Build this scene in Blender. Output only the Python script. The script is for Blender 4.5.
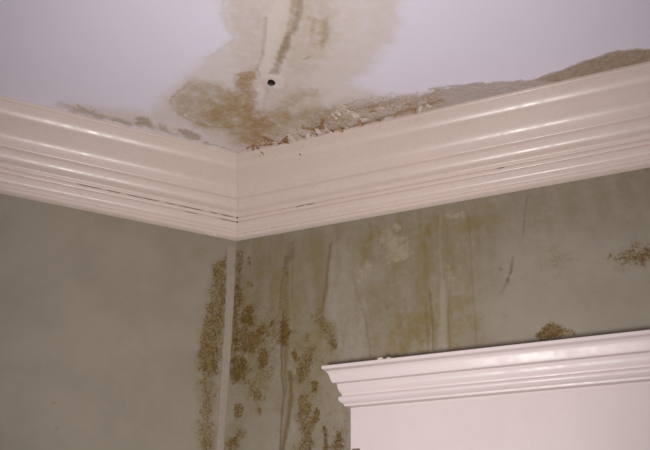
import bpy, bmesh, math, random
import numpy as np
from mathutils import Vector, Matrix

# ------------------------------------------------------------------ camera, light, exposure
scene = bpy.context.scene
for o in list(bpy.data.objects):
    bpy.data.objects.remove(o)
COL = scene.collection
H = 2.5                                   # ceiling height; the room corner stands at x = y = 0

cam_data = bpy.data.cameras.new('camera')
cam_data.sensor_fit = 'HORIZONTAL'
cam_data.sensor_width = 36.0
cam_data.lens = 739.0445 * 36.0 / 650.0
cam_data.clip_start = 0.02
cam = bpy.data.objects.new('camera', cam_data)
COL.objects.link(cam)
PITCH, YAW, ROLL = 0.50014, 0.00526, 0.01631
fw = Vector((math.sin(YAW) * math.cos(PITCH), math.cos(YAW) * math.cos(PITCH), math.sin(PITCH)))
rt = Vector((math.cos(YAW), -math.sin(YAW), 0))
up = rt.cross(fw)
r2 = rt * math.cos(ROLL) + up * math.sin(ROLL)
u2 = up * math.cos(ROLL) - rt * math.sin(ROLL)
M3 = Matrix((r2, u2, -fw)).transposed()
cam.matrix_world = Matrix.Translation((0.19287, -1.50332, H - 0.9377)) @ M3.to_4x4()
scene.camera = cam

world = bpy.data.worlds.new('room_daylight')
scene.world = world
world.use_nodes = True
wb = world.node_tree.nodes['Background']
wb.inputs['Color'].default_value = (0.86, 0.90, 1.0, 1)
wb.inputs['Strength'].default_value = 0.22

ld = bpy.data.lights.new('hand_lamp', 'SPOT')       # the inspector's lamp, held in front of the camera below the view
ld.energy = 41.5
ld.color = (1.0, 0.965, 0.945)
ld.shadow_soft_size = 0.03
lamp = bpy.data.objects.new('hand_lamp', ld)
ld.spot_size = math.radians(107)
ld.spot_blend = 1.0
lamp.location = (0.125, -1.24, H - 0.895)
lamp.rotation_euler = (Vector((0.20, -0.28, H - 0.30)) - lamp.location).to_track_quat('-Z', 'Y').to_euler()
COL.objects.link(lamp)

scene.view_settings.view_transform = 'Standard'
scene.view_settings.look = 'None'
scene.view_settings.gamma = 1.0
scene.view_settings.use_curve_mapping = False
scene.view_settings.exposure = 0.0

# ------------------------------------------------------------------ room geometry constants
HALF = 2.35776 / 2                         # half the angle between the two walls (135 degrees in all)
UL = np.array([-math.sin(HALF), -math.cos(HALF)])     # along the left wall, away from the corner
UR = np.array([math.sin(HALF), -math.cos(HALF)])
NL = np.array([math.cos(HALF), -math.sin(HALF)])      # out of the wall, into the room
NR = np.array([-math.cos(HALF), -math.sin(HALF)])

# marks of damp, mould and drips: (field, shape, points in mm on that surface, softness in mm, weight)
# ceiling points are (x, y); wall points are (distance from the corner, height relative to the ceiling)
CEILING_MARKS = [
    ('tan', 'poly', [(27, -705), (13, -568), (14, -533), (28, -488), (2, -455), (-30, -433), (-66, -392), (-99, -355), (-140, -304), (-168, -263), (-249, -274), (-328, -285), (-353, -271), (0, -106), (441, -296), (422, -353), (345, -331), (288, -342), (247, -372), (283, -419), (314, -491), (323, -546), (300, -712)], 22, 0.62),
    ('crackle', 'poly', [(20, -126), (50, -174), (111, -209), (169, -232), (216, -295), (250, -309), (290, -311), (356, -325), (423, -346), (437, -309), (362, -270), (239, -206), (120, -157)], 12, 0.95),
    ('tan', 'poly', [(94, -668), (81, -535), (52, -430), (28, -371), (124, -312), (205, -346), (240, -435), (218, -538), (206, -671)], 40, 0.35),
    ('olive', 'poly', [(-116, -301), (-99, -330), (-63, -362), (-8, -358), (17, -334), (22, -296), (65, -270), (119, -258), (122, -216), (72, -171), (9, -146), (-17, -201), (-70, -217), (-108, -251)], 18, 0.72),
    ('olive', 'poly', [(22, -383), (49, -389), (59, -360), (49, -283), (72, -250), (59, -170), (18, -154), (-16, -212), (-56, -232), (-33, -281), (15, -308)], 16, 0.6),
    ('olive', 'poly', [(-48, -306), (13, -315), (63, -243), (59, -178), (11, -169), (-28, -219), (-69, -232)], 16, 0.55),
    ('olive', 'poly', [(110, -298), (145, -332), (181, -345), (165, -300), (189, -261), (181, -233), (139, -231), (102, -251)], 18, 0.6),
    ('olive', 'poly', [(102, -251), (185, -301), (235, -315), (247, -276), (207, -234), (121, -202)], 20, 0.35),
    ('olive', 'line', [(187, -533), (191, -503), (186, -471)], 9, 0.55),
    ('olive', 'line', [(162, -542), (173, -532), (169, -512)], 7, 0.4),
    ('olive', 'poly', [(134, -648), (199, -650), (210, -513), (193, -434), (145, -375), (116, -380), (117, -459), (138, -546)], 24, 0.28),
    ('olive', 'poly', [(21, -580), (94, -582), (82, -484), (57, -396), (31, -401), (24, -483)], 20, 0.2),
    ('olive', 'poly', [(71, -360), (126, -362), (205, -340), (181, -287), (123, -252), (64, -250)], 18, 0.3),
    ('olive', 'poly', [(-79, -217), (2, -118), (142, -173), (239, -206), (237, -276), (185, -301), (124, -305), (65, -277), (38, -235), (-17, -219)], 14, 0.42),
    ('brown', 'line', [(30, -242), (62, -215), (49, -155)], 24, 0.45),
    ('brown', 'poly', [(22, -389), (42, -401), (58, -398), (64, -375), (48, -372), (32, -365)], 5, 1),
    ('brown', 'line', [(34, -365), (45, -335), (42, -296), (32, -269)], 17, 0.8),
    ('brown', 'line', [(26, -340), (15, -308), (0, -282), (-41, -253)], 22, 0.55),
    ('brown', 'line', [(63, -243), (48, -207), (33, -169), (45, -162)], 20, 0.6),
    ('brown', 'poly', [(63, -236), (89, -244), (92, -223), (70, -208)], 6, 0.7),
    ('brown', 'line', [(-75, -359), (-101, -330), (-118, -301), (-118, -278), (-107, -258)], 5, 0.45),
    ('brown', 'line', [(-100, -245), (-60, -218), (-16, -212), (11, -220)], 5, 0.4),
    ('brown', 'line', [(-156, -215), (-116, -201), (-86, -180)], 6, 0.25),
    ('brown', 'line', [(38, -273), (65, -267), (86, -271)], 4, 0.35),
    ('brown', 'line', [(17, -602), (13, -537), (25, -498), (27, -483), (2, -455), (-28, -433)], 5, 0.22),
    ('brown', 'line', [(87, -540), (78, -447), (64, -401)], 5, 0.3),
    ('brown', 'line', [(173, -537), (166, -502), (173, -466)], 5, 0.25),
    ('brown', 'line', [(194, -542), (196, -503), (187, -472)], 6, 0.4),
    ('brown', 'line', [(71, -366), (81, -336), (70, -291)], 5, 0.3),
    ('brown', 'line', [(94, -278), (123, -259), (117, -224)], 6, 0.35),
    ('streak', 'line', [(160, -628), (154, -579), (145, -546), (129, -491), (117, -442), (102, -397)], 7, 0.75),
    ('streak', 'line', [(124, -485), (111, -437), (96, -394)], 9, 0.8),
    ('olive', 'line', [(150, -628), (134, -546), (120, -496), (107, -437)], 17, 0.6),
    ('streak', 'line', [(156, -433), (163, -438)], 5, 0.5),
    ('streak', 'line', [(64, -401), (68, -381)], 4, 0.6),
    ('streak', 'line', [(78, -452), (72, -419), (64, -401)], 3, 0.4),
    ('streak', 'line', [(89, -540), (84, -484), (78, -447)], 3, 0.35),
    ('pale', 'poly', [(114, -707), (139, -708), (133, -565), (125, -523), (116, -480), (105, -431), (98, -391), (114, -374), (113, -349), (99, -340), (79, -373), (64, -378), (65, -399), (76, -441), (85, -500), (89, -537), (101, -550)], 3, 1),
    ('pale', 'poly', [(56, -354), (75, -360), (76, -310), (66, -284), (52, -290)], 8, 0.45),
    ('pale', 'poly', [(93, -343), (113, -337), (99, -298), (82, -284)], 8, 0.3),
    ('pale', 'poly', [(-64, -203), (-25, -204), (-7, -168), (-23, -145), (-63, -174)], 8, 0.5),
    ('pale', 'poly', [(119, -286), (165, -320), (234, -353), (245, -328), (185, -294), (127, -266)], 14, 0.5),
    ('pale', 'line', [(-131, -215), (-129, -201)], 10, 0.6),
    ('pale', 'line', [(-170, -242), (-172, -221)], 7, 0.6),
    ('pale', 'line', [(-95, -258), (-97, -248)], 4, 1.2),
    ('pale', 'poly', [(117, -202), (143, -217), (168, -207), (198, -226), (211, -212), (186, -189), (133, -176)], 7, 0.7),
    ('pale', 'poly', [(214, -288), (234, -309), (255, -290), (247, -269), (218, -269)], 8, 0.7),
    ('pale', 'line', [(388, -307), (399, -314)], 6, 0.5),
    ('rust', 'line', [(68, -184), (76, -169), (96, -164), (116, -185), (112, -168), (107, -157)], 5.5, 0.95),
    ('rust', 'line', [(23, -138), (35, -148), (47, -151), (76, -154)], 5, 0.9),
    ('rust', 'line', [(37, -143), (38, -127)], 3.5, 1),
    ('rust', 'line', [(149, -217), (168, -213), (194, -219)], 6, 0.85),
    ('rust', 'line', [(194, -251), (190, -222), (211, -212)], 6, 0.85),
    ('rust', 'line', [(168, -189), (207, -205), (239, -220)], 5, 0.7),
    ('rust', 'line', [(236, -302), (259, -283), (291, -298)], 5, 0.5),
    ('rust', 'line', [(59, -166), (80, -156), (120, -172), (153, -181)], 9, 0.5),
    ('rust', 'line', [(280, -284), (304, -295), (316, -292)], 6, 0.5),
    ('streak', 'line', [(229, -211), (284, -237), (302, -249), (362, -276), (372, -284), (407, -301), (429, -317)], 5.5, 1),
    ('streak', 'line', [(142, -182), (186, -195), (229, -211)], 4.5, 0.7),
    ('damp', 'poly', [(403, -346), (451, -366), (542, -382), (598, -390), (646, -419), (680, -447), (730, -474), (786, -482), (868, -502), (914, -482), (803, -440), (432, -282), (352, -259), (358, -306)], 6, 0.85),
    ('damp', 'poly', [(181, -281), (235, -315), (289, -327), (344, -338), (412, -352), (443, -282), (208, -183), (120, -161), (143, -217)], 22, 0.6),
    ('damp', 'line', [(251, -276), (346, -319), (405, -330)], 12, 0.35),
    ('olive', 'poly', [(599, -388), (646, -417), (681, -445), (731, -473), (786, -481), (868, -502), (909, -492), (800, -446), (650, -384)], 4, 0.85),
    ('damp', 'line', [(598, -390), (646, -419), (680, -447), (730, -474), (786, -482)], 4, 0.5),
    ('damp', 'line', [(402, -355), (451, -366), (542, -382)], 5, 0.5),
    ('damp', 'poly', [(-332, -285), (-290, -273), (-264, -253), (-269, -225), (-344, -257)], 12, 0.5),
    ('damp', 'line', [(-250, -233), (-219, -220)], 10, 0.6),
    ('damp', 'poly', [(-201, -245), (-179, -249), (-174, -235), (-175, -207), (-207, -217)], 9, 0.75),
    ('damp', 'poly', [(-160, -229), (-138, -222), (-135, -186), (-160, -196)], 10, 0.55),
    ('damp', 'poly', [(-119, -209), (-102, -209), (-75, -181), (-70, -158), (-120, -176)], 11, 0.7),
    ('olive', 'line', [(-349, -284), (-237, -233), (-118, -187)], 9, 0.35),
    ('damp', 'line', [(-68, -155), (2, -122)], 8, 0.5),
]
RIGHT_WALL_MARKS = [
    ('mold', 'line', [(8, -192), (12, -310), (11, -412)], 10.8, 0.58),
    ('mold', 'line', [(13, -286), (13, -356)], 14.4, 0.34),
    ('mold', 'line', [(11, -235), (12, -242)], 5.5, 0.87),
    ('mold', 'line', [(41, -342), (43, -362)], 16.8, 0.97),
    ('mold', 'poly', [(16, -384), (49, -379), (77, -374), (87, -397), (80, -423), (53, -437), (10, -432)], 12.0, 0.7),
    ('mold', 'poly', [(9, -445), (44, -440), (50, -492), (13, -499)], 9.6, 1.02),
    ('mold', 'line', [(83, -436), (84, -458)], 12.0, 0.78),
    ('mold', 'line', [(33, -548), (34, -559)], 14.4, 0.73),
    ('mold', 'line', [(42, -601), (34, -606)], 14.4, 0.58),
    ('mold', 'line', [(17, -626), (35, -630)], 16.8, 0.58),
    ('mold', 'line', [(63, -514), (73, -531)], 14.4, 0.44),
    ('mold', 'line', [(81, -554), (84, -561)], 8.4, 0.58),
    ('mold', 'line', [(63, -419), (89, -432), (85, -516)], 36.0, 0.29),
    ('mold', 'line', [(126, -227), (126, -326), (129, -394)], 10.8, 0.34),
    ('mold', 'line', [(19, -311), (75, -353), (110, -391)], 36.0, 0.31),
    ('mold', 'line', [(169, -504), (208, -547), (197, -623)], 28.8, 0.29),
    ('mold', 'line', [(143, -417), (180, -443), (211, -467)], 24.0, 0.29),
    ('mold', 'line', [(238, -588), (258, -646)], 19.2, 0.29),
    ('mold', 'line', [(264, -552), (266, -609)], 9.6, 0.29),
    ('mold', 'poly', [(15, -379), (76, -365), (108, -391), (121, -436), (87, -537), (34, -612), (13, -630), (11, -445)], 19.2, 0.21),
    ('mold', 'line', [(130, -376), (127, -402), (127, -415)], 13.2, 0.92),
    ('mold', 'line', [(153, -448), (156, -459)], 8.4, 1.02),
    ('mold', 'line', [(151, -454), (163, -460)], 5.5, 0.87),
    ('mold', 'line', [(201, -519), (201, -525)], 9.6, 0.97),
    ('mold', 'line', [(178, -541), (179, -565)], 13.2, 0.63),
    ('mold', 'line', [(177, -568), (182, -603), (181, -644)], 20.4, 0.7),
    ('mold', 'line', [(206, -571), (205, -586)], 9.6, 0.73),
    ('mold', 'line', [(191, -448), (176, -476), (168, -496)], 16.8, 0.53),
    ('mold', 'line', [(185, -481), (168, -487)], 14.4, 0.48),
    ('mold', 'line', [(205, -377), (227, -406), (236, -424)], 21.6, 0.48),
    ('mold', 'line', [(181, -413), (183, -418)], 8.4, 0.58),
    ('mold', 'line', [(222, -606), (224, -621), (228, -647)], 6.6, 0.82),
    ('mold', 'line', [(250, -623), (250, -645)], 14.4, 0.73),
    ('mold', 'line', [(240, -433), (245, -442)], 6.6, 0.68),
    ('mold', 'poly', [(626, -469), (642, -458), (661, -443), (673, -449), (697, -474), (639, -479)], 6.6, 0.92),
    ('mold', 'line', [(662, -453), (658, -468), (647, -470)], 9.6, 0.39),
    ('mold', 'poly', [(772, -337), (798, -327), (834, -319), (874, -324), (868, -359), (827, -354), (791, -350)], 19.2, 0.73),
    ('mold', 'poly', [(827, -320), (874, -324), (869, -355), (828, -350)], 12.0, 0.19),
    ('mold', 'line', [(630, -290), (694, -318)], 33.6, 0.16),
    ('mold', 'line', [(668, -231), (783, -203)], 26.4, 0.14),
    ('mold', 'line', [(634, -358), (692, -330)], 36.0, 0.19),
    ('mold', 'line', [(32, -211), (38, -227)], 5.5, 0.68),
    ('mold', 'line', [(36, -270), (47, -281)], 5.5, 0.58),
    ('mold', 'line', [(100, -372), (98, -381)], 4.4, 0.78),
    ('olive', 'poly', [(10, -187), (229, -181), (431, -171), (535, -175), (572, -217), (545, -301), (525, -486), (24, -650), (0, -308)], 50, 0.55),
    ('grime', 'poly', [(-34, -127), (476, -127), (974, -123), (941, -278), (771, -281), (626, -261), (538, -385), (420, -389), (253, -388), (142, -395), (-9, -410)], 70, 0.75),
    ('grime', 'poly', [(-18, -156), (157, -163), (208, -338), (121, -425), (-5, -422)], 40, 0.5),
    ('grime', 'line', [(9, -423), (60, -534), (32, -612)], 30, 0.4),
    ('grime', 'line', [(647, -400), (850, -410)], 40, 0.3),
    ('grime', 'line', [(342, -209), (531, -232)], 40, 0.4),
    ('olive', 'line', [(329, -199), (308, -243), (297, -251)], 18, 0.75),
    ('olive', 'line', [(268, -220), (264, -259)], 16, 0.5),
    ('olive', 'poly', [(320, -188), (387, -182), (428, -213), (427, -236), (353, -211)], 20, 0.4),
    ('olive', 'poly', [(369, -386), (430, -378), (510, -389), (539, -457), (532, -495), (346, -494), (353, -442)], 28, 0.95),
    ('olive', 'line', [(377, -461), (417, -450), (400, -468)], 16, 0.5),
    ('olive', 'line', [(446, -207), (442, -239), (432, -273)], 9, 1.1),
    ('olive', 'line', [(438, -274), (435, -370)], 8, 0.35),
    ('olive', 'line', [(468, -192), (465, -243)], 4, 0.6),
    ('olive', 'poly', [(505, -195), (574, -199), (586, -231), (547, -275), (513, -256)], 26, 0.55),
    ('olive', 'line', [(527, -424), (521, -486)], 10, 0.5),
    ('olive', 'line', [(65, -408), (30, -447)], 40, 0.45),
    ('olive', 'line', [(131, -394), (131, -500)], 14, 0.5),
    ('olive', 'poly', [(205, -377), (253, -399), (274, -478), (215, -480), (184, -433)], 18, 0.55),
    ('olive', 'line', [(172, -621), (165, -643)], 14, 0.7),
    ('olive', 'line', [(254, -551), (262, -571)], 10, 0.4),
    ('pale', 'poly', [(231, -211), (266, -198), (275, -279), (288, -331), (305, -377), (316, -475), (253, -480), (240, -408), (222, -366), (226, -295)], 11, 0.85),
    ('pale', 'poly', [(206, -425), (219, -418), (232, -461), (220, -480), (207, -471)], 6, 0.4),
    ('pale', 'poly', [(288, -270), (336, -271), (357, -306), (296, -328), (279, -312)], 14, 0.5),
    ('patch', 'line', [(359, -219), (367, -258)], 30, 0.6),
    ('patch', 'line', [(389, -234), (397, -258)], 28, 0.6),
    ('patch', 'line', [(253, -344), (274, -454)], 30, 0.4),
    ('patch', 'line', [(378, -194), (386, -201)], 9, 0.8),
    ('patch', 'line', [(314, -281), (297, -310)], 22, 0.6),
    ('patch', 'line', [(481, -308), (490, -353)], 18, 0.55),
    ('patch', 'line', [(484, -191), (517, -193)], 10, 0.7),
    ('patch', 'line', [(382, -319), (373, -326)], 14, 0.5),
    ('pale', 'line', [(473, -179), (465, -332)], 3.5, 0.5),
    ('pale', 'poly', [(463, -331), (471, -333), (469, -488), (450, -487), (459, -394)], 3, 0.95),
    ('pale', 'line', [(476, -355), (471, -396)], 3, 0.4),
    ('pale', 'line', [(441, -425), (440, -477)], 2.2, 0.9),
    ('pale', 'poly', [(539, -278), (588, -260), (646, -253), (935, -307), (893, -507), (548, -475), (542, -426), (522, -340)], 30, 0.32),
    ('pale', 'poly', [(200, -543), (224, -525), (250, -536), (262, -587), (234, -596), (209, -575)], 10, 0.6),
    ('pale', 'poly', [(150, -578), (167, -575), (164, -606), (143, -623)], 6, 0.6),
    ('pale', 'line', [(136, -238), (143, -351), (147, -502)], 4, 0.35),
    ('pale', 'poly', [(53, -570), (128, -564), (125, -647), (50, -642)], 12, 0.4),
    ('pale', 'poly', [(87, -399), (121, -425), (126, -483), (96, -472)], 12, 0.25),
    ('drip', 'line', [(124, -348), (124, -426), (128, -490), (133, -531), (131, -600), (131, -647)], 2.6, 0.95),
    ('drip', 'line', [(118, -280), (115, -345)], 2.4, 0.6),
    ('drip', 'line', [(126, -222), (119, -281)], 3, 0.4),
    ('drip', 'line', [(141, -195), (144, -328)], 2.6, 0.3),
    ('ochre', 'line', [(146, -485), (150, -542), (146, -581), (139, -619), (137, -647)], 5.5, 1),
    ('ochre', 'line', [(135, -438), (137, -531)], 4, 0.6),
    ('ochre', 'line', [(141, -195), (131, -237)], 10, 0.4),
    ('ochre', 'line', [(128, -371), (130, -429)], 8, 0.5),
    ('drip', 'line', [(157, -495), (151, -506), (146, -493)], 2.4, 0.7),
    ('drip', 'line', [(229, -210), (225, -283), (213, -365)], 3, 0.5),
    ('ochre', 'line', [(229, -210), (225, -283), (213, -365)], 6, 0.45),
    ('drip', 'line', [(305, -377), (318, -475)], 2.5, 0.45),
    ('drip', 'line', [(279, -292), (288, -331), (305, -377)], 2.5, 0.25),
    ('drip', 'line', [(440, -349), (444, -423), (441, -473)], 2.4, 0.75),
    ('drip', 'line', [(432, -380), (432, -462)], 2.2, 0.5),
    ('drip', 'line', [(531, -198), (526, -341), (524, -482)], 2.4, 0.35),
    ('drip', 'line', [(476, -355), (473, -484)], 2.4, 0.4),
    ('drip', 'line', [(651, -175), (640, -219), (631, -264)], 2.6, 0.45),
    ('drip', 'line', [(606, -315), (599, -336), (592, -353)], 3, 1),
    ('drip', 'line', [(592, -351), (580, -374)], 5, 0.5),
    ('drip', 'line', [(581, -326), (582, -329)], 4, 0.7),
    ('drip', 'line', [(608, -307), (608, -309)], 3, 0.9),
    ('drip', 'line', [(579, -419), (581, -421)], 3, 0.5),
    ('drip', 'line', [(129, -263), (130, -266)], 4, 1),
    ('drip', 'line', [(245, -436), (243, -444)], 4, 1),
    ('drip', 'line', [(236, -441), (236, -449)], 3, 0.7),
    ('drip', 'line', [(353, -371), (355, -374)], 5, 0.4),
    ('drip', 'line', [(298, -370), (300, -372)], 3, 0.6),
]
LEFT_WALL_MARKS = [
    ('mold', 'poly', [(51, -226), (16, -204), (10, -356), (16, -414), (17, -481), (52, -492), (67, -432), (60, -346), (49, -317)], 10.8, 0.64),
    ('mold', 'poly', [(58, -409), (29, -400), (20, -477), (51, -486)], 9.6, 0.31),
    ('mold', 'line', [(36, -503), (35, -564), (24, -635)], 24.0, 0.53),
    ('mold', 'line', [(19, -194), (14, -310)], 8.4, 0.29),
    ('mold', 'line', [(83, -198), (90, -214)], 19.2, 0.29),
    ('olive', 'poly', [(51, -226), (16, -204), (10, -356), (17, -481), (12, -640), (44, -643), (67, -432), (60, -346)], 16, 0.6),
    ('drip', 'line', [(328, -573), (326, -574)], 3, 0.6),
    ('drip', 'line', [(314, -619), (312, -621)], 3, 0.5),
    ('drip', 'line', [(32, -431), (30, -433)], 3, 0.5),
    ('pale', 'line', [(31, -427), (25, -443)], 5, 0.6),
]

# ------------------------------------------------------------------ helpers
rng = np.random.RandomState(7)
random.seed(5)


def value_noise(x, y, seed):
    r = np.random.RandomState(seed)
    t = r.rand(256, 256)
    xi = np.floor(x).astype(int); yi = np.floor(y).astype(int)
    fx = x - xi; fy = y - yi
    fx = fx * fx * (3 - 2 * fx); fy = fy * fy * (3 - 2 * fy)
    a = t[xi % 256, yi % 256]; b = t[(xi + 1) % 256, yi % 256]
    c = t[xi % 256, (yi + 1) % 256]; d = t[(xi + 1) % 256, (yi + 1) % 256]
    return (a * (1 - fx) + b * fx) * (1 - fy) + (c * (1 - fx) + d * fx) * fy


def fbm(x, y, seed, octaves=4):
    v = 0; a = 0.5; n = 0
    for i in range(octaves):
        v = v + a * value_noise(x * 2 ** i, y * 2 ** i, seed + i); n += a; a *= 0.55
    return v / n


def smooth(t):
    t = np.clip(t, 0, 1)
    return t * t * (3 - 2 * t)


def seg_dist(px, py, a, b):
    ax, ay = a; bx, by = b
    dx, dy = bx - ax, by - ay
    L = dx * dx + dy * dy + 1e-9
    t = np.clip(((px - ax) * dx + (py - ay) * dy) / L, 0, 1)
    return np.hypot(px - ax - t * dx, py - ay - t * dy)


def mark_fields(x, y, marks, warp):
    """evaluate the marks on surface points (metres) -> dict of fields"""
    X = x * 1000; Y = y * 1000
    w1 = (fbm(x * 45, y * 45, 11) - 0.5) * 2; w2 = (fbm(x * 45, y * 45, 31) - 0.5) * 2
    v1 = (fbm(x * 160, y * 160, 51, 3) - 0.5) * 2; v2 = (fbm(x * 160, y * 160, 71, 3) - 0.5) * 2
    e1 = fbm(x * 70, y * 70, 91, 4) - 0.5; e2 = fbm(x * 260, y * 260, 97, 3) - 0.5
    out = {}
    for name, kind, pts, r, w in marks:
        k = warp * min(1.0, r / 10.0)
        xx = X + k * (w1 * 9 + v1 * 3); yy = Y + k * (w2 * 9 + v2 * 3)
        pad = r * 2 + 30
        xs = [p[0] for p in pts]; ys = [p[1] for p in pts]
        m = (X > min(xs) - pad) & (X < max(xs) + pad) & (Y > min(ys) - pad) & (Y < max(ys) + pad)
        f = out.setdefault(name, np.zeros_like(X))
        if not m.any():
            continue
        qx, qy = xx[m], yy[m]
        er = (e1[m] * 1.0 + e2[m] * 0.7) * min(1.0, r / 8.0) * (0.35 if name == 'tan' else 0.6 if (kind == 'poly' and name == 'olive') else 1.0)
        if kind == 'line':
            d = np.full(qx.shape, 1e9)
            if len(pts) == 1:
                pts = pts * 2
            for a, b in zip(pts[:-1], pts[1:]):
                d = np.minimum(d, seg_dist(qx, qy, a, b))
            val = smooth(1.25 - d / r + er) * w
        else:
            d = np.full(qx.shape, 1e9); ins = np.zeros(qx.shape, bool)
            for a, b in zip(pts, pts[1:] + pts[:1]):
                d = np.minimum(d, seg_dist(qx, qy, a, b))
                c = ((a[1] > qy) != (b[1] > qy))
                if a[1] != b[1]:
                    c &= qx < (b[0] - a[0]) * (qy - a[1]) / (b[1] - a[1]) + a[0]
                ins ^= c
            sd = np.where(ins, d, -d)
            val = smooth(0.5 + sd / (2 * r) + er * 0.9) * w
        f[m] = 1 - (1 - np.clip(f[m], 0, 1)) * (1 - np.clip(val, 0, 1)) if w <= 1 else np.maximum(f[m], val)
    return out


def axis(parts):
    """[(start, end, step), ...] -> sorted coordinates"""
    v = []
    for a, b, s in parts:
        n = max(1, int(round((b - a) / s)))
        v += list(np.linspace(a, b, n + 1))
    v = np.array(sorted(v))
    return v[np.concatenate(([True], np.diff(v) > 1e-5))]


def grid_object(name, us, vs, place, fields, mat, flip=False):
    U, V = np.meshgrid(us, vs, indexing='ij')
    u = U.ravel(); v = V.ravel()
    data, relief = fields(u, v)
    co = place(u, v, relief)
    nu, nv = len(us), len(vs)
    idx = np.arange(nu * nv).reshape(nu, nv)
    q = np.stack([idx[:-1, :-1], idx[1:, :-1], idx[1:, 1:], idx[:-1, 1:]], -1).reshape(-1, 4)
    if flip:
        q = q[:, ::-1]
    me = bpy.data.meshes.new(name)
    me.vertices.add(nu * nv); me.vertices.foreach_set('co', co.astype(np.float32).ravel())
    me.loops.add(q.size); me.loops.foreach_set('vertex_index', q.astype(np.int32).ravel())
    me.polygons.add(len(q))
    me.polygons.foreach_set('loop_start', np.arange(0, q.size, 4, dtype=np.int32))
    me.update(calc_edges=True)
    me.polygons.foreach_set('use_smooth', np.ones(len(q), bool))
    for k, a in data.items():
        at = me.attributes.new(k, 'FLOAT', 'POINT')
        at.data.foreach_set('value', a.astype(np.float32))
    me.materials.append(mat)
    me.validate()
    o = bpy.data.objects.new(name, me); COL.objects.link(o)
    return o


def mesh_object(name, verts, faces, mat, parent=None, smooth_angle=None):
    me = bpy.data.meshes.new(name)
    me.from_pydata([tuple(map(float, v)) for v in verts], [], faces)
    bm = bmesh.new(); bm.from_mesh(me)
    bmesh.ops.recalc_face_normals(bm, faces=bm.faces[:])
    if smooth_angle is not None:
        for f in bm.faces:
            f.smooth = True
        for e in bm.edges:
            if len(e.link_faces) != 2 or e.calc_face_angle(0) > smooth_angle:
                e.smooth = False
    bm.to_mesh(me); bm.free()
    if mat:
        me.materials.append(mat)
    o = bpy.data.objects.new(name, me); COL.objects.link(o)
    if parent:
        o.parent = parent
    return o


def structure(o, label, cat=None):
    o['kind'] = 'structure'; o['label'] = label
    if cat:
        o['category'] = cat
    return o


# ------------------------------------------------------------------ materials
def srgb(r, g, b):
    f = lambda c: (c / 255 / 12.92) if c / 255 <= 0.04045 else ((c / 255 + 0.055) / 1.055) ** 2.4
    return (f(r), f(g), f(b), 1)


class Nodes:
    def __init__(self, name, rough=0.6, spec=0.5):
        self.m = bpy.data.materials.new(name); self.m.use_nodes = True
        self.t = self.m.node_tree; self.n = self.t.nodes; self.l = self.t.links
        self.b = self.n['Principled BSDF']
        self.b.inputs['Roughness'].default_value = rough
        self.b.inputs['Specular IOR Level'].default_value = spec
        self.co = self.n.new('ShaderNodeTexCoord').outputs['Object']

    def val(self, sock, v):
        if hasattr(v, 'is_linked') or hasattr(v, 'links'):
            self.l.new(v, sock)
        else:
            sock.default_value = v

    def noise(self, scale, detail=3, rough=0.55, vec=None, dist=0.0):
        n = self.n.new('ShaderNodeTexNoise')
        n.inputs['Scale'].default_value = scale; n.inputs['Detail'].default_value = detail
        n.inputs['Roughness'].default_value = rough; n.inputs['Distortion'].default_value = dist
        self.l.new(vec or self.co, n.inputs['Vector'])
        return n.outputs['Fac']

    def stretch(self, s):
        m = self.n.new('ShaderNodeMapping'); m.inputs['Scale'].default_value = s
        self.l.new(self.co, m.inputs['Vector'])
        return m.outputs['Vector']

    def attr(self, name):
        a = self.n.new('ShaderNodeAttribute'); a.attribute_name = name
        return a.outputs['Fac']

    def math(self, op, a, b=0.0, c=0.0):
        n = self.n.new('ShaderNodeMath'); n.operation = op
        self.val(n.inputs[0], a); self.val(n.inputs[1], b); self.val(n.inputs[2], c)
        return n.outputs[0]

    def ramp(self, v, lo, hi, a=0.0, b=1.0):
        n = self.n.new('ShaderNodeMapRange'); n.interpolation_type = 'SMOOTHSTEP'
        self.val(n.inputs['Value'], v)
        n.inputs['From Min'].default_value = lo; n.inputs['From Max'].default_value = hi
        n.inputs['To Min'].default_value = a; n.inputs['To Max'].default_value = b
        return n.outputs['Result']

    def mix(self, fac, a, b):
        n = self.n.new('ShaderNodeMix'); n.data_type = 'RGBA'
        self.val(n.inputs[0], fac); self.val(n.inputs[6], a); self.val(n.inputs[7], b)
        return n.outputs[2]

    def bump(self, height, strength, dist):
        n = self.n.new('ShaderNodeBump')
        n.inputs['Strength'].default_value = strength; n.inputs['Distance'].default_value = dist
        self.l.new(height, n.inputs['Height']); self.l.new(n.outputs['Normal'], self.b.inputs['Normal'])

    def done(self, color, rough=None):
        self.val(self.b.inputs['Base Color'], color)
        if rough is not None:
            self.val(self.b.inputs['Roughness'], rough)
        return self.m


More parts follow.
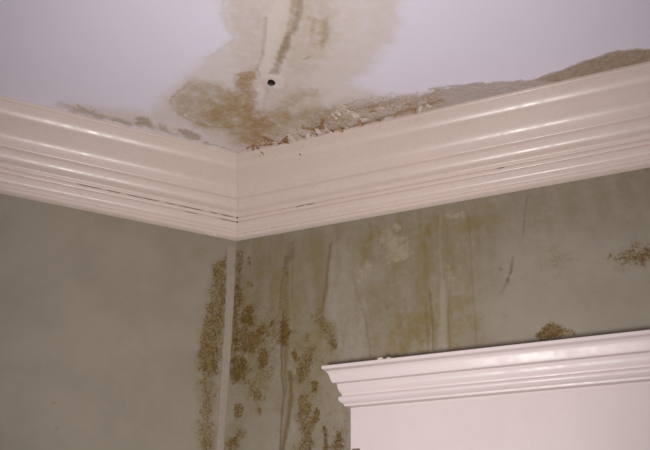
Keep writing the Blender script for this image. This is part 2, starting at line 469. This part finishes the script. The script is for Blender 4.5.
def wall_material(name, base):
    k = Nodes(name, 0.62, 0.3)
    blot = k.noise(9, 4, 0.6)
    fine = k.noise(90, 4, 0.65)
    speck = k.noise(330, 3, 0.7)
    mid = k.noise(150, 3, 0.6)
    c = k.mix(k.ramp(blot, 0.35, 0.68), base, tuple(x * 0.88 for x in base[:3]) + (1,))
    c = k.mix(k.math('MULTIPLY', k.ramp(fine, 0.4, 0.7), k.math('MULTIPLY_ADD', k.attr('grime'), 0.22, 0.10)), c, srgb(168, 157, 136))
    # broad brown damp staining with vertical runs
    run = k.noise(30, 4, 0.6, vec=k.stretch((1.0, 1.0, 0.16)))
    gr = k.math('MULTIPLY', k.attr('grime'), k.ramp(k.math('ADD', k.math('MULTIPLY', run, 0.6), k.math('MULTIPLY', k.noise(40, 4, 0.65), 0.4)), 0.32, 0.62, 0.25, 1.0))
    c = k.mix(k.math('MULTIPLY', gr, 0.62), c, srgb(118, 103, 78))
    # olive tide marks
    ol = k.math('MULTIPLY', k.attr('olive'), k.ramp(k.math('ADD', k.math('MULTIPLY', k.noise(34, 5, 0.7), 0.65), k.math('MULTIPLY', run, 0.35)), 0.38, 0.6, 0.15, 1.0))
    c = k.mix(k.math('MULTIPLY', ol, 0.75), c, srgb(122, 102, 42))
    # pale runs where the paint washed off
    pl = k.math('MULTIPLY', k.attr('pale'), k.ramp(k.math('ADD', k.math('MULTIPLY', k.noise(80, 4, 0.7), 0.5), k.math('MULTIPLY', k.noise(60, 3, 0.6, vec=k.stretch((1.0, 1.0, 0.12))), 0.5)), 0.36, 0.58, 0.3, 1.0))
    c = k.mix(k.math('MULTIPLY', pl, 0.75), c, srgb(158, 149, 136))
    # blistered, flaking patches
    pt = k.math('ADD', k.attr('patch'), k.math('MULTIPLY', k.noise(120, 4, 0.7), 1.0))
    pt = k.math('MULTIPLY', k.ramp(pt, 0.9, 1.3), k.ramp(k.attr('patch'), 0.05, 0.3))
    c = k.mix(k.math('MULTIPLY', pt, 0.5), c, srgb(172, 162, 136))
    # ochre runs
    c = k.mix(k.math('MULTIPLY', k.attr('ochre'), 0.75), c, srgb(108, 84, 38))
    # mould speckle
    sum_ = k.math('ADD', k.attr('mold'), k.math('ADD', k.math('MULTIPLY', k.math('SUBTRACT', speck, 0.5), 3.0), k.math('MULTIPLY', k.math('SUBTRACT', mid, 0.5), 1.5)))
    md = k.math('MULTIPLY', k.ramp(sum_, 0.28, 0.85), k.ramp(k.attr('mold'), 0.0, 0.55))
    mcol = k.mix(k.ramp(k.noise(110, 3, 0.6), 0.35, 0.65), srgb(118, 92, 30), srgb(84, 58, 18))
    c = k.mix(k.math('MULTIPLY', k.attr('mold'), 0.35), c, srgb(122, 100, 58))
    c = k.mix(k.math('MULTIPLY', md, 0.85), c, mcol)
    md2 = k.math('MULTIPLY', k.ramp(sum_, 0.85, 1.35), k.ramp(k.attr('mold'), 0.3, 0.6))
    c = k.mix(k.math('MULTIPLY', md2, 0.6), c, srgb(78, 54, 28))
    # dark drip lines and cracks
    dr = k.math('MULTIPLY', k.attr('drip'), k.ramp(k.noise(130, 3, 0.6), 0.25, 0.55, 0.45, 1.0))
    c = k.mix(k.math('MULTIPLY', dr, 0.6), c, srgb(86, 66, 44))
    h = k.math('ADD', k.math('MULTIPLY', fine, 0.5), k.math('MULTIPLY', md, 0.6))
    k.bump(h, 0.25, 0.0012)
    return k.done(c)


def ceiling_material():
    k = Nodes('ceiling_paint', 0.75, 0.25)
    base = srgb(243, 235, 252)
    n1 = k.noise(14, 4, 0.6); n2 = k.noise(48, 5, 0.65); n3 = k.noise(150, 4, 0.7); n4 = k.noise(320, 2, 0.6)
    c = k.mix(k.math('MULTIPLY', k.ramp(n1, 0.35, 0.7), 0.25), base, srgb(238, 229, 246))
    t = k.math('MULTIPLY', k.attr('tan'), k.ramp(n2, 0.2, 0.65, 0.6, 1.0))
    c = k.mix(t, c, srgb(217, 201, 182))
    o = k.math('MULTIPLY', k.attr('olive'), k.ramp(n2, 0.25, 0.62, 0.45, 1.0))
    c = k.mix(k.math('MULTIPLY', o, 0.8), c, srgb(162, 133, 68))
    d = k.math('ADD', k.attr('damp'), k.math('MULTIPLY', k.math('SUBTRACT', n3, 0.5), 0.9))
    d = k.math('MULTIPLY', k.ramp(d, 0.2, 0.85), k.ramp(k.attr('damp'), 0.02, 0.3))
    c = k.mix(k.math('MULTIPLY', d, 0.62), c, srgb(150, 125, 92))
    cr = k.math('MULTIPLY', k.ramp(k.noise(170, 4, 0.7, dist=1.2), 0.5, 0.62), k.ramp(k.attr('damp'), 0.2, 0.6))
    c = k.mix(k.math('MULTIPLY', cr, 0.5), c, srgb(206, 184, 162))
    b = k.math('MULTIPLY', k.attr('brown'), k.ramp(n3, 0.25, 0.65, 0.35, 1.0))
    c = k.mix(k.math('MULTIPLY', b, 0.75), c, srgb(162, 122, 66))
    p = k.math('MULTIPLY', k.attr('pale'), k.ramp(n3, 0.2, 0.5, 0.7, 1.0))
    c = k.mix(k.math('MULTIPLY', p, 0.8), c, srgb(230, 217, 210))
    s = k.math('MULTIPLY', k.attr('streak'), k.ramp(n3, 0.3, 0.6, 0.65, 1.0))
    c = k.mix(k.math('MULTIPLY', s, 0.6), c, srgb(140, 114, 86))
    # crazed paint: pinkish islands between brown cracks
    vo = k.n.new('ShaderNodeTexVoronoi'); vo.feature = 'DISTANCE_TO_EDGE'; vo.inputs['Scale'].default_value = 95
    wv = k.n.new('ShaderNodeVectorMath'); wv.operation = 'MULTIPLY_ADD'
    nz = k.n.new('ShaderNodeTexNoise'); nz.inputs['Scale'].default_value = 60
    k.l.new(k.co, nz.inputs['Vector']); k.l.new(nz.outputs['Color'], wv.inputs[0]); wv.inputs[1].default_value = (0.02, 0.02, 0.02); k.l.new(k.co, wv.inputs[2])
    k.l.new(wv.outputs[0], vo.inputs['Vector'])
    edge = k.ramp(vo.outputs['Distance'], 0.02, 0.16, 1.0, 0.0)
    patchy = k.ramp(k.noise(38, 3, 0.6), 0.42, 0.58)
    ck = k.math('MULTIPLY', k.attr('crackle'), patchy)
    c = k.mix(k.math('MULTIPLY', ck, 0.45), c, srgb(214, 192, 174))
    c = k.mix(k.math('MULTIPLY', k.math('MULTIPLY', ck, edge), 0.55), c, srgb(146, 108, 58))
    r = k.math('ADD', k.attr('rust'), k.math('MULTIPLY', k.math('SUBTRACT', n4, 0.5), 2.4))
    r = k.math('MULTIPLY', k.ramp(r, 0.35, 0.95), k.ramp(k.attr('rust'), 0.05, 0.3))
    c = k.mix(k.math('MULTIPLY', r, 0.85), c, srgb(150, 106, 46))
    c = k.mix(k.attr('hole'), c, srgb(38, 28, 20))
    k.bump(k.math('ADD', n3, k.math('MULTIPLY', n2, 1.5)), 0.12, 0.002)
    return k.done(c)


def paint_material(name, col, rough, dirt=0.12):
    k = Nodes(name, rough, 0.5)
    n = k.noise(6, 3, 0.5); f = k.noise(120, 3, 0.6)
    d = tuple(x * 0.86 for x in col[:3]) + (1,)
    c = k.mix(k.math('MULTIPLY', k.ramp(n, 0.4, 0.7), dirt * 2), col, d)
    c = k.mix(k.math('MULTIPLY', k.ramp(f, 0.5, 0.75), dirt), c, srgb(150, 130, 110))
    k.bump(k.noise(55, 2, 0.5), 0.05, 0.001)
    return k.done(c, k.ramp(k.noise(30, 3, 0.6), 0.3, 0.7, rough * 0.85, rough * 1.2))


def plain(name, col, rough=0.7, amount=0.4):
    k = Nodes(name, rough, 0.3)
    c = k.mix(k.math('MULTIPLY', k.ramp(k.noise(180, 3, 0.6), 0.35, 0.7), amount), col, tuple(x * 0.5 for x in col[:3]) + (1,))
    return k.done(c)


WALL_BASE = srgb(150, 140, 124)
M_wall_r = wall_material('damp_sage_wall_paint', WALL_BASE)
M_wall_l = wall_material('sage_wall_paint', WALL_BASE)
M_ceil = ceiling_material()
M_crown = paint_material('semi_gloss_trim_paint', srgb(222, 202, 192), 0.33)
M_cab = paint_material('cabinet_gloss_paint', srgb(214, 198, 197), 0.42, 0.05)
M_tape = plain('bare_joint_tape', srgb(160, 146, 132), 0.8, 0.2)
M_flake_pale = plain('curled_ceiling_paint', srgb(226, 208, 194), 0.7, 0.3)
M_flake_tan = plain('stained_ceiling_paint', srgb(192, 160, 120), 0.75, 0.5)
M_flake_rust = plain('rusty_paint_edge', srgb(156, 116, 60), 0.8, 0.5)
M_gap = plain('dirty_joint', srgb(140, 118, 106), 0.9, 0.5)
M_hinge = plain('painted_hinge_metal', srgb(120, 98, 92), 0.45, 0.3)
M_floor = plain('floor_boards', srgb(120, 92, 66), 0.5, 0.3)

# ------------------------------------------------------------------ the setting: ceiling
HOLE = (0.0889, -0.3641)


def ceiling_fields(x, y):
    d = mark_fields(x, y, CEILING_MARKS, 1.0)
    e = 1 + 0.06 * np.sin(3 * np.arctan2(y - HOLE[1], x - HOLE[0]) + 0.6)
    hr = np.hypot(x - HOLE[0], (y - HOLE[1]) / 1.25) / (0.0066 * e)
    hole = smooth((1.12 - hr) / 0.22)
    d['hole'] = smooth((1.3 - hr) / 0.25)
    n = fbm(x * 60, y * 60, 5) - 0.5; n2 = fbm(x * 220, y * 220, 15, 3) - 0.5
    wet = np.clip(d['damp'] * 0.8 + d['rust'] + d['brown'] * 0.6 + d['olive'] * 0.3, 0, 1)
    relief = -(wet * (n * 0.003 + n2 * 0.004)) - d['pale'] * 0.0009 * smooth((hr - 1.2) / 0.8)
    relief += d['streak'] * 0.0025 + hole * 0.014
    relief *= smooth((-0.09 - y) / 0.05) * 0.0 + 1
    return d, relief


xs = axis([(-2.0, -0.62, 0.12), (-0.62, 1.05, 0.0028), (1.05, 2.1, 0.12), (0.075, 0.103, 0.0009)])
ys = axis([(-3.2, -0.80, 0.12), (-0.80, -0.05, 0.0028), (-0.05, 0.12, 0.04), (-0.378, -0.350, 0.0009)])
ceiling = grid_object('ceiling', xs, ys, lambda x, y, r: np.stack([x, y, H + r], -1), ceiling_fields, M_ceil, flip=True)
structure(ceiling, 'white ceiling with tan and brown water stain above the corner')


# ------------------------------------------------------------------ walls
def wall_fields(marks):
    def f(s, z):
        d = mark_fields(s, z - H, marks, 0.8)
        for k in ('mold', 'olive', 'pale', 'patch', 'ochre', 'drip', 'grime'):
            d.setdefault(k, np.zeros_like(s))
        n = fbm(s * 130, z * 130, 25, 3) - 0.5
        relief = d['mold'] * n * 0.002 + d['patch'] * n * 0.003 + d['pale'] * 0.0006 - d['drip'] * 0.0008
        relief = relief * smooth((s - 0.004) / 0.01)
        return d, relief
    return f


def wall_place(u, n):
    def f(s, z, r):
        return np.stack([u[0] * s + n[0] * r, u[1] * s + n[1] * r, z], -1)
    return f


wall_right = grid_object('wall_right', axis([(0, 0.98, 0.0022), (0.98, 2.2, 0.12)]),
                         axis([(0, H - 0.72, 0.15), (H - 0.72, H - 0.12, 0.0022), (H - 0.12, H, 0.04)]),
                         wall_place(UR, NR), wall_fields(RIGHT_WALL_MARKS), M_wall_r, flip=False)
structure(wall_right, 'grey-green wall with brown mould, drips and peeling patches behind the cabinet')
wall_left = grid_object('wall_left', axis([(0, 0.13, 0.002), (0.13, 0.56, 0.004), (0.56, 2.0, 0.12)]),
                        axis([(0, H - 0.72, 0.15), (H - 0.72, H - 0.12, 0.003), (H - 0.12, H, 0.04)]),
                        wall_place(UL, NL), wall_fields(LEFT_WALL_MARKS), M_wall_l, flip=True)
structure(wall_left, 'plain grey-green wall with a mould streak beside the corner')

# rest of the room, outside the photograph
eL = UL * 2.0; eR = UR * 2.2
for nm, e, lab in (('wall_side_left', eL, 'plain sage side wall at the far left'), ('wall_side_right', eR, 'plain sage side wall at the far right')):
    w = mesh_object(nm, [(e[0], e[1], 0), (e[0], -3.2, 0), (e[0], -3.2, H), (e[0], e[1], H)], [(0, 1, 2, 3)], M_wall_l)
    structure(w, lab)
fl = mesh_object('floor', [(-2.0, -3.2, 0), (2.1, -3.2, 0), (2.1, 0.1, 0), (-2.0, 0.1, 0)], [(0, 1, 2, 3)], M_floor)
structure(fl, 'brown floor of the room')

# joint tape showing in the wall corner: (height below ceiling, reach on the left wall, reach on the right wall), mm
tape = [(178, 21, 0), (200, 21, 0.5), (240, 19, 2), (290, 16, 4), (340, 14, 5.5), (400, 12, 7), (460, 11, 7.5), (520, 10, 8),
        (580, 9, 8.5), (640, 8, 9), (720, 8, 9), (900, 8, 8), (1200, 8, 8)]
tv, tf = [], []
T = 0.0016
zz = []
for (z0, a0, b0), (z1, a1, b1) in zip(tape[:-1], tape[1:]):
    n = max(1, int((z1 - z0) / 8))
    for i in range(n):
        t = i / n
        zz.append((z0 + (z1 - z0) * t, a0 + (a1 - a0) * t, b0 + (b1 - b0) * t))
zz.append(tape[-1])
for i, (z, a, b) in enumerate(zz):
    a = (a + (random.random() - 0.5) * 1.6) / 1000; b = max(0.0006, (b + (random.random() - 0.5) * 1.2) / 1000)
    c = NL + NR; c = c / np.linalg.norm(c)
    prof = [UL * a, UL * a + NL * T, c * T * 1.6, UR * b + NR * T, UR * b]
    for p in prof:
        tv.append((p[0], p[1], H - z / 1000))
    if i:
        for j in range(4):
            k = i * 5 + j
            tf.append((k - 5, k - 4, k + 1, k))
t_obj = mesh_object('joint_tape', tv, tf, M_tape, wall_left, 0.6)
t_obj['label'] = 'pale bare joint tape running down the wall corner'

# ------------------------------------------------------------------ crown moulding
def catmull(pts, n):
    out = []
    P = [pts[0]] + list(pts) + [pts[-1]]
    for i in range(1, len(P) - 2):
        p0, p1, p2, p3 = (np.array(P[j], float) for j in (i - 1, i, i + 1, i + 2))
        for k in range(n):
            t = k / n
            out.append(tuple(0.5 * ((2 * p1) + (p2 - p0) * t + (2 * p0 - 5 * p1 + 4 * p2 - p3) * t * t + (3 * p1 - p0 - 3 * p2 + p3) * t ** 3)))
    out.append(tuple(pts[-1]))
    return out


# (projection from the wall, drop below the ceiling) in mm
crown = [(0, 0.4), (112, 0.4), (112, 6), (110.8, 7.4)]
crown += catmull([(108, 9), (106.4, 14), (103.5, 22), (100, 28), (95.5, 33.2), (88, 38.6), (78, 46.6), (68, 55), (62, 61.5), (58.5, 68), (56, 75), (55, 80)], 5)
crown += [(53.8, 81.4), (47.4, 83.2)]
crown += catmull([(46, 84.4), (45.4, 88), (43.4, 93), (40.5, 98), (36.5, 102), (31, 104.6), (27.6, 106.4)], 4)
crown += [(26.4, 108), (26, 113), (25.2, 114.2), (22.0, 114.6), (21.6, 117.0), (24.4, 117.4), (25, 118.6), (24.2, 123.4), (23.2, 124.6),
          (20.0, 125), (19.6, 127.2), (22.4, 127.6), (22.8, 129)]
crown += catmull([(22, 132), (20.6, 137), (18.6, 141.4), (15.4, 144.4), (13.4, 146)], 3)
crown += [(13, 150), (12.2, 151), (10.2, 151.2), (10, 152.8), (11.8, 153.2), (12, 155), (11.0, 158.6), (6.5, 161.2), (0, 162.4)]
crown = [(p * 0.982, d) for p, d in crown]
GROOVES = {(22.0, 114.6), (21.6, 117.0), (20.0, 125), (19.6, 127.2)}


def sweep_crown(name, u, n, length, gap, label):
    V, F = [], []
    stations = [0.0, 0.06, 0.12, 0.2, 0.3, 0.45, 0.65, 0.9, 1.3, 1.0 * length]
    m = len(crown)
    for si, s in enumerate(stations):
        for (a, d) in crown:
            start = a / 1000 / math.tan(HALF) + gap
            p = u * (start + s * (length - start) / length) + n * (a / 1000)
            V.append((p[0], p[1], H - d / 1000))
    for si in range(len(stations) - 1):
        for j in range(m):
            a = si * m + j; b = si * m + (j + 1) % m
            F.append((a, b, b + m, a + m))
    F.append(tuple(range(m))); F.append(tuple(range((len(stations) - 1) * m, len(stations) * m)))
    o = mesh_object(name, V, F, M_crown, None, math.radians(32))
    structure(o, label)
    return o


trim_left = sweep_crown('trim_1', UL, NL, 1.98, 0.00012, 'pinkish white crown moulding along the left wall')
trim_right = sweep_crown('trim_2', UR, NR, 2.18, 0.00012, 'pinkish white crown moulding along the right wall')


def crown_point(side, s, a, d):
    u, n = (UL, NL) if side == 'L' else (UR, NR)
    p = u * s + n * (a / 1000)
    return Vector((p[0], p[1], H - d / 1000))


# broken dark caulk line in the groove of the left moulding, and the open dots of the mitre
def groove_crack(side, parent, s0, s1, a, d, w):
    """a thin ragged sliver lying in a groove of the moulding"""
    u, n = (UL, NL) if side == 'L' else (UR, NR)
    k = max(3, int((s1 - s0) / 0.006))
    V, F = [], []
    for i in range(k + 1):
        s = s0 + (s1 - s0) * i / k
        ww = w * (0.35 + 0.65 * random.random()) * (0.25 if i in (0, k) else 1)
        for (da, dd) in ((0, -ww / 2), (0.6, -ww / 2), (0.6, ww / 2), (0, ww / 2)):
            p = u * s + n * ((a + da) / 1000)
            V.append((p[0], p[1], H - (d + dd) / 1000))
        if i:
            b = i * 4
            for j in range(4):
                F.append((b - 4 + j, b - 4 + (j + 1) % 4, b + (j + 1) % 4, b + j))
    F += [(0, 1, 2, 3), tuple(range(k * 4, k * 4 + 4))]
    o = mesh_object('caulk_crack', V, F, M_gap, parent)
    return o


s = 0.02
for L in (0.030, 0.018, 0.055, 0.022, 0.070, 0.030, 0.05):
    groove_crack('L', trim_left, s, s + L, 22.8, 115.8, 1.2)
    s += L + random.uniform(0.004, 0.018)
for (a, b) in ((0.012, 0.05), (0.10, 0.13)):
    groove_crack('L', trim_left, a, b, 20.8, 126.1, 0.8)
for (a, b) in ((0.155, 0.175), (0.18, 0.2), (0.60, 0.615)):
    groove_crack('R', trim_right, a, b, 22.8, 115.8, 1.4)


def blob(name, loc, r, mat, parent, seed, squash=(1, 1, 1)):
    bm = bmesh.new(); bmesh.ops.create_icosphere(bm, subdivisions=2, radius=1)
    q = random.Random(seed)
    for v in bm.verts:
        v.co *= 0.75 + 0.5 * q.random()
        v.co = Vector((v.co.x * r * squash[0], v.co.y * r * squash[1], v.co.z * r * squash[2]))
    me = bpy.data.meshes.new(name); bm.to_mesh(me); bm.free(); me.materials.append(mat)
    o = bpy.data.objects.new(name, me); o.location = loc; COL.objects.link(o)
    if parent:
        o.parent = parent
    return o


for a, d in ((23.5, 116), (21.5, 126.2)):
    blob('mitre_gap', (0, -a / 1000 / math.sin(HALF) - 0.0008, H - d / 1000), 0.0021, M_gap, trim_left, int(d))


# ------------------------------------------------------------------ curled paint flakes
def flake_mesh(name, mat, seed, curl):
    q = random.Random(seed)
    nx, ny, t = 5, 4, 0.05
    top = []
    for i in range(nx):
        for j in range(ny):
            x = i / (nx - 1) - 0.5; y = j / (ny - 1) - 0.5
            edge = 1 if i in (0, nx - 1) or j in (0, ny - 1) else 0
            top.append((x + edge * q.uniform(-.2, .2), y + edge * q.uniform(-.22, .22), -curl * (x + 0.5) ** 2 - 0.25 * curl * y * y + q.uniform(-.03, .03)))
    V = top + [(x, y, z + t) for x, y, z in top]
    F = []
    N = nx * ny
    for i in range(nx - 1):
        for j in range(ny - 1):
            a = i * ny + j
            F.append((a, a + 1, a + ny + 1, a + ny)); F.append((N + a, N + a + ny, N + a + ny + 1, N + a + 1))
    rim = [i * ny for i in range(nx)] + [(nx - 1) * ny + j for j in range(1, ny)] + [i * ny + ny - 1 for i in range(nx - 2, -1, -1)] + [j for j in range(ny - 2, 0, -1)]
    for a, b in zip(rim, rim[1:] + rim[:1]):
        F.append((a, b, N + b, N + a))
    me = bpy.data.meshes.new(name); me.from_pydata(V, [], F); me.materials.append(mat)
    bm = bmesh.new(); bm.from_mesh(me); bmesh.ops.recalc_face_normals(bm, faces=bm.faces[:]); bm.to_mesh(me); bm.free()
    return me


FL = {k: [flake_mesh('paint_flake', m, 10 + i * 7 + ord(k), c) for i, c in enumerate((0.25, 0.45, 0.7))]
      for k, m in (('p', M_flake_pale), ('t', M_flake_tan), ('r', M_flake_rust))}


def flake(x, y, size, kind, rot=None, parent=ceiling, z=None, tilt=None):
    me = random.choice(FL[kind])
    o = bpy.data.objects.new('paint_flake', me); COL.objects.link(o)
    o.location = (x, y, (H - 0.003) if z is None else z)
    o.rotation_euler = tilt or (random.uniform(-.15, .15), random.uniform(-.1, .2), random.uniform(0, 6.28) if rot is None else rot)
    o.scale = (size, size * random.uniform(0.55, 0.95), size * 0.8)
    o.parent = parent
    return o


FLAKE_LIST = [(0.1339, -0.1951, 0.02, 'p'), (0.1249, -0.1837, 0.015, 'p'), (0.1467, -0.1844, 0.0175, 'p'), (0.1406, -0.2063, 0.0137, 'p'), (0.1209, -0.1947, 0.0125, 'p'), (0.1813, -0.2148, 0.0125, 'p'), (0.2128, -0.2442, 0.0112, 'p'), (0.0961, -0.1715, 0.01, 'p'), (0.1598, -0.1996, 0.0125, 'p'), (0.1728, -0.1964, 0.015, 'p'), (0.19, -0.2079, 0.015, 'p'), (0.2026, -0.2191, 0.0163, 'p'), (0.1487, -0.1695, 0.0112, 'p'), (0.2362, -0.2925, 0.015, 'p'), (0.2222, -0.2821, 0.0125, 'p'), (0.2469, -0.2829, 0.015, 'p'), (0.2143, -0.2684, 0.0137, 'p'), (0.2576, -0.2732, 0.0125, 'p'), (0.1981, -0.2403, 0.0125, 'p'), (0.2109, -0.2336, 0.0112, 'p'), (0.0718, -0.1669, 0.01, 'p'), (0.0872, -0.1674, 0.0088, 'p'), (0.0388, -0.1349, 0.0088, 'r'), (0.0483, -0.1431, 0.0075, 'r'), (0.1114, -0.1682, 0.0125, 'r'), (0.0999, -0.1564, 0.0112, 'r'), (0.078, -0.1595, 0.0088, 'r'), (0.3067, -0.2542, 0.0112, 't'), (0.3267, -0.2652, 0.0112, 'p'), (0.3426, -0.2725, 0.01, 't'), (0.2793, -0.2568, 0.0125, 'p'), (0.2921, -0.2843, 0.0112, 't'), (0.3888, -0.3006, 0.0125, 'p'), (0.3737, -0.2902, 0.0125, 't'), (0.4042, -0.3077, 0.01, 'p'), (0.2697, -0.2426, 0.01, 't'), (0.2429, -0.2276, 0.01, 'p'), (0.2282, -0.22, 0.0112, 't'), (0.1813, -0.2256, 0.0112, 't'), (0.164, -0.1775, 0.0088, 't'), (-0.0962, -0.2516, 0.0088, 'p'), (0.3495, -0.2861, 0.01, 't'), (0.3115, -0.2982, 0.01, 'p')]
TRIM_FLAKES_R = [(0.108, 107.8, 14, 0.008, 't', 0.3), (0.101, 105.2, 19, 0.006, 't', 1.0), (0.196, 97, 32.5, 0.006, 'r', 0.5), (0.205, 105.4, 18, 0.005, 't', 1.2)]
TRIM_FLAKES_L = [(0.045, 10.6, 160.5, 0.01, 'p', 0.4), (0.058, 10.4, 160.8, 0.012, 'p', 0.2), (0.072, 10.4, 160.6, 0.009, 'p', -0.1)]
for (x, y, sz, k) in FLAKE_LIST:
    flake(x, y, sz, k)

# slivers of paint hanging on the right moulding and under the left one
for (s, a, d, sz, k, rz) in TRIM_FLAKES_R:
    p = crown_point('R', s, a, d)
    flake(p.x, p.y, sz, k, parent=trim_right, z=p.z, tilt=(1.2, 0.2, rz))
for (s, a, d, sz, k, rz) in TRIM_FLAKES_L:
    p = crown_point('L', s, a, d)
    flake(p.x, p.y, sz, k, parent=trim_left, z=p.z, tilt=(1.35, 0.1, rz))

# ------------------------------------------------------------------ cabinet with a cornice
Q, ZT, ZB, SC, S0, S1 = 0.11976, 0.53438, 0.6024, 0.03719, 0.31818, 1.35
cab = bpy.data.objects.new('cabinet', None); COL.objects.link(cab)
base = UR * S0
cab.location = (base[0], base[1], 0)
cab.rotation_euler = (0, 0, math.atan2(UR[1], UR[0]))
cab['label'] = 'tall pinkish white cabinet with moulded cornice against the mouldy wall'
cab['category'] = 'cabinet'
# local axes: x along the wall (right), -y out of the wall, z up
W = S1 - S0


def box(name, x0, x1, y0, y1, z0, z1, mat, parent, bev=0.0015):
    bm = bmesh.new(); bmesh.ops.create_cube(bm, size=1)
    for v in bm.verts:
        v.co = Vector(((x0 + x1) / 2 + v.co.x * (x1 - x0), (y0 + y1) / 2 + v.co.y * (y1 - y0), (z0 + z1) / 2 + v.co.z * (z1 - z0)))
    if bev:
        bmesh.ops.bevel(bm, geom=bm.edges[:], offset=bev, segments=2, affect='EDGES', profile=0.5)
    me = bpy.data.meshes.new(name); bm.to_mesh(me); bm.free(); me.materials.append(mat)
    o = bpy.data.objects.new(name, me); COL.objects.link(o); o.parent = parent
    return o


box('body', 0, W, -Q, -0.004, 0.001, H - ZT - 0.008, M_cab, cab)
cp = [(1.02, 0.0), (1.05, 0.02), (1.04, 0.085), (0.99, 0.105)]
cp += catmull([(0.90, 0.125), (0.82, 0.18), (0.765, 0.25), (0.72, 0.33), (0.665, 0.40)], 3)
cp += [(0.645, 0.412), (0.50, 0.425), (0.475, 0.44)]
cp += catmull([(0.47, 0.50), (0.44, 0.56), (0.38, 0.62), (0.31, 0.675)], 3)
cp += [(0.295, 0.705), (0.31, 0.725)]
cp += catmull([(0.40, 0.745), (0.435, 0.79), (0.415, 0.835), (0.35, 0.88), (0.26, 0.915)], 3)
cp += [(0.235, 0.925), (0.215, 0.965), (0.20, 0.975), (0.02, 0.995), (0.0, 1.0)]
V, F = [], []
hh = ZB - ZT
prof = [(-0.02, 0.0)] + [(o * SC, d * hh) for o, d in cp] + [(-0.02, hh)]
path = [lambda o: (-o, -0.004), lambda o: (-o, -Q - o), lambda o: (W + o, -Q - o), lambda o: (W + o, -0.004)]
m = len(prof)
for fn in path:
    for (o_, d_) in prof:
        x, y = fn(o_)
        V.append((x, y, H - ZT - d_))
for i in range(3):
    for j in range(m - 1):
        a = i * m + j
        F.append((a, a + 1, a + 1 + m, a + m))
F += [tuple(range(m)), tuple(range(3 * m, 4 * m))]
F.append((0, m, 2 * m, 3 * m))
mesh_object('cornice', V, F, M_cab, cab, math.radians(32))
hg = box('hinge', 0.0039, 0.0172, -Q - 0.004, -Q + 0.001, H - 0.75, H - 0.672, M_hinge, cab, 0.0008)
hg['label'] = 'dark hinge leaf on the cabinet front'

# crumbs of plaster lying on the front edge of the cornice
for i, (s_, r, lab) in enumerate(((0.386, 0.0036, 'larger of two white plaster crumbs on the cabinet cornice edge'), (0.400, 0.0027, 'smaller of two white plaster crumbs on the cabinet cornice edge'))):
    p = UR * s_ + NR * (Q + SC * 0.9)
    c = blob('plaster_crumb', (p[0], p[1], H - ZT + r * 0.5), r, M_flake_pale, None, 40 + i, (1.5, 1.0, 0.8))
    c['label'] = lab; c['category'] = 'crumb'; c['group'] = 'plaster crumbs on the cabinet'
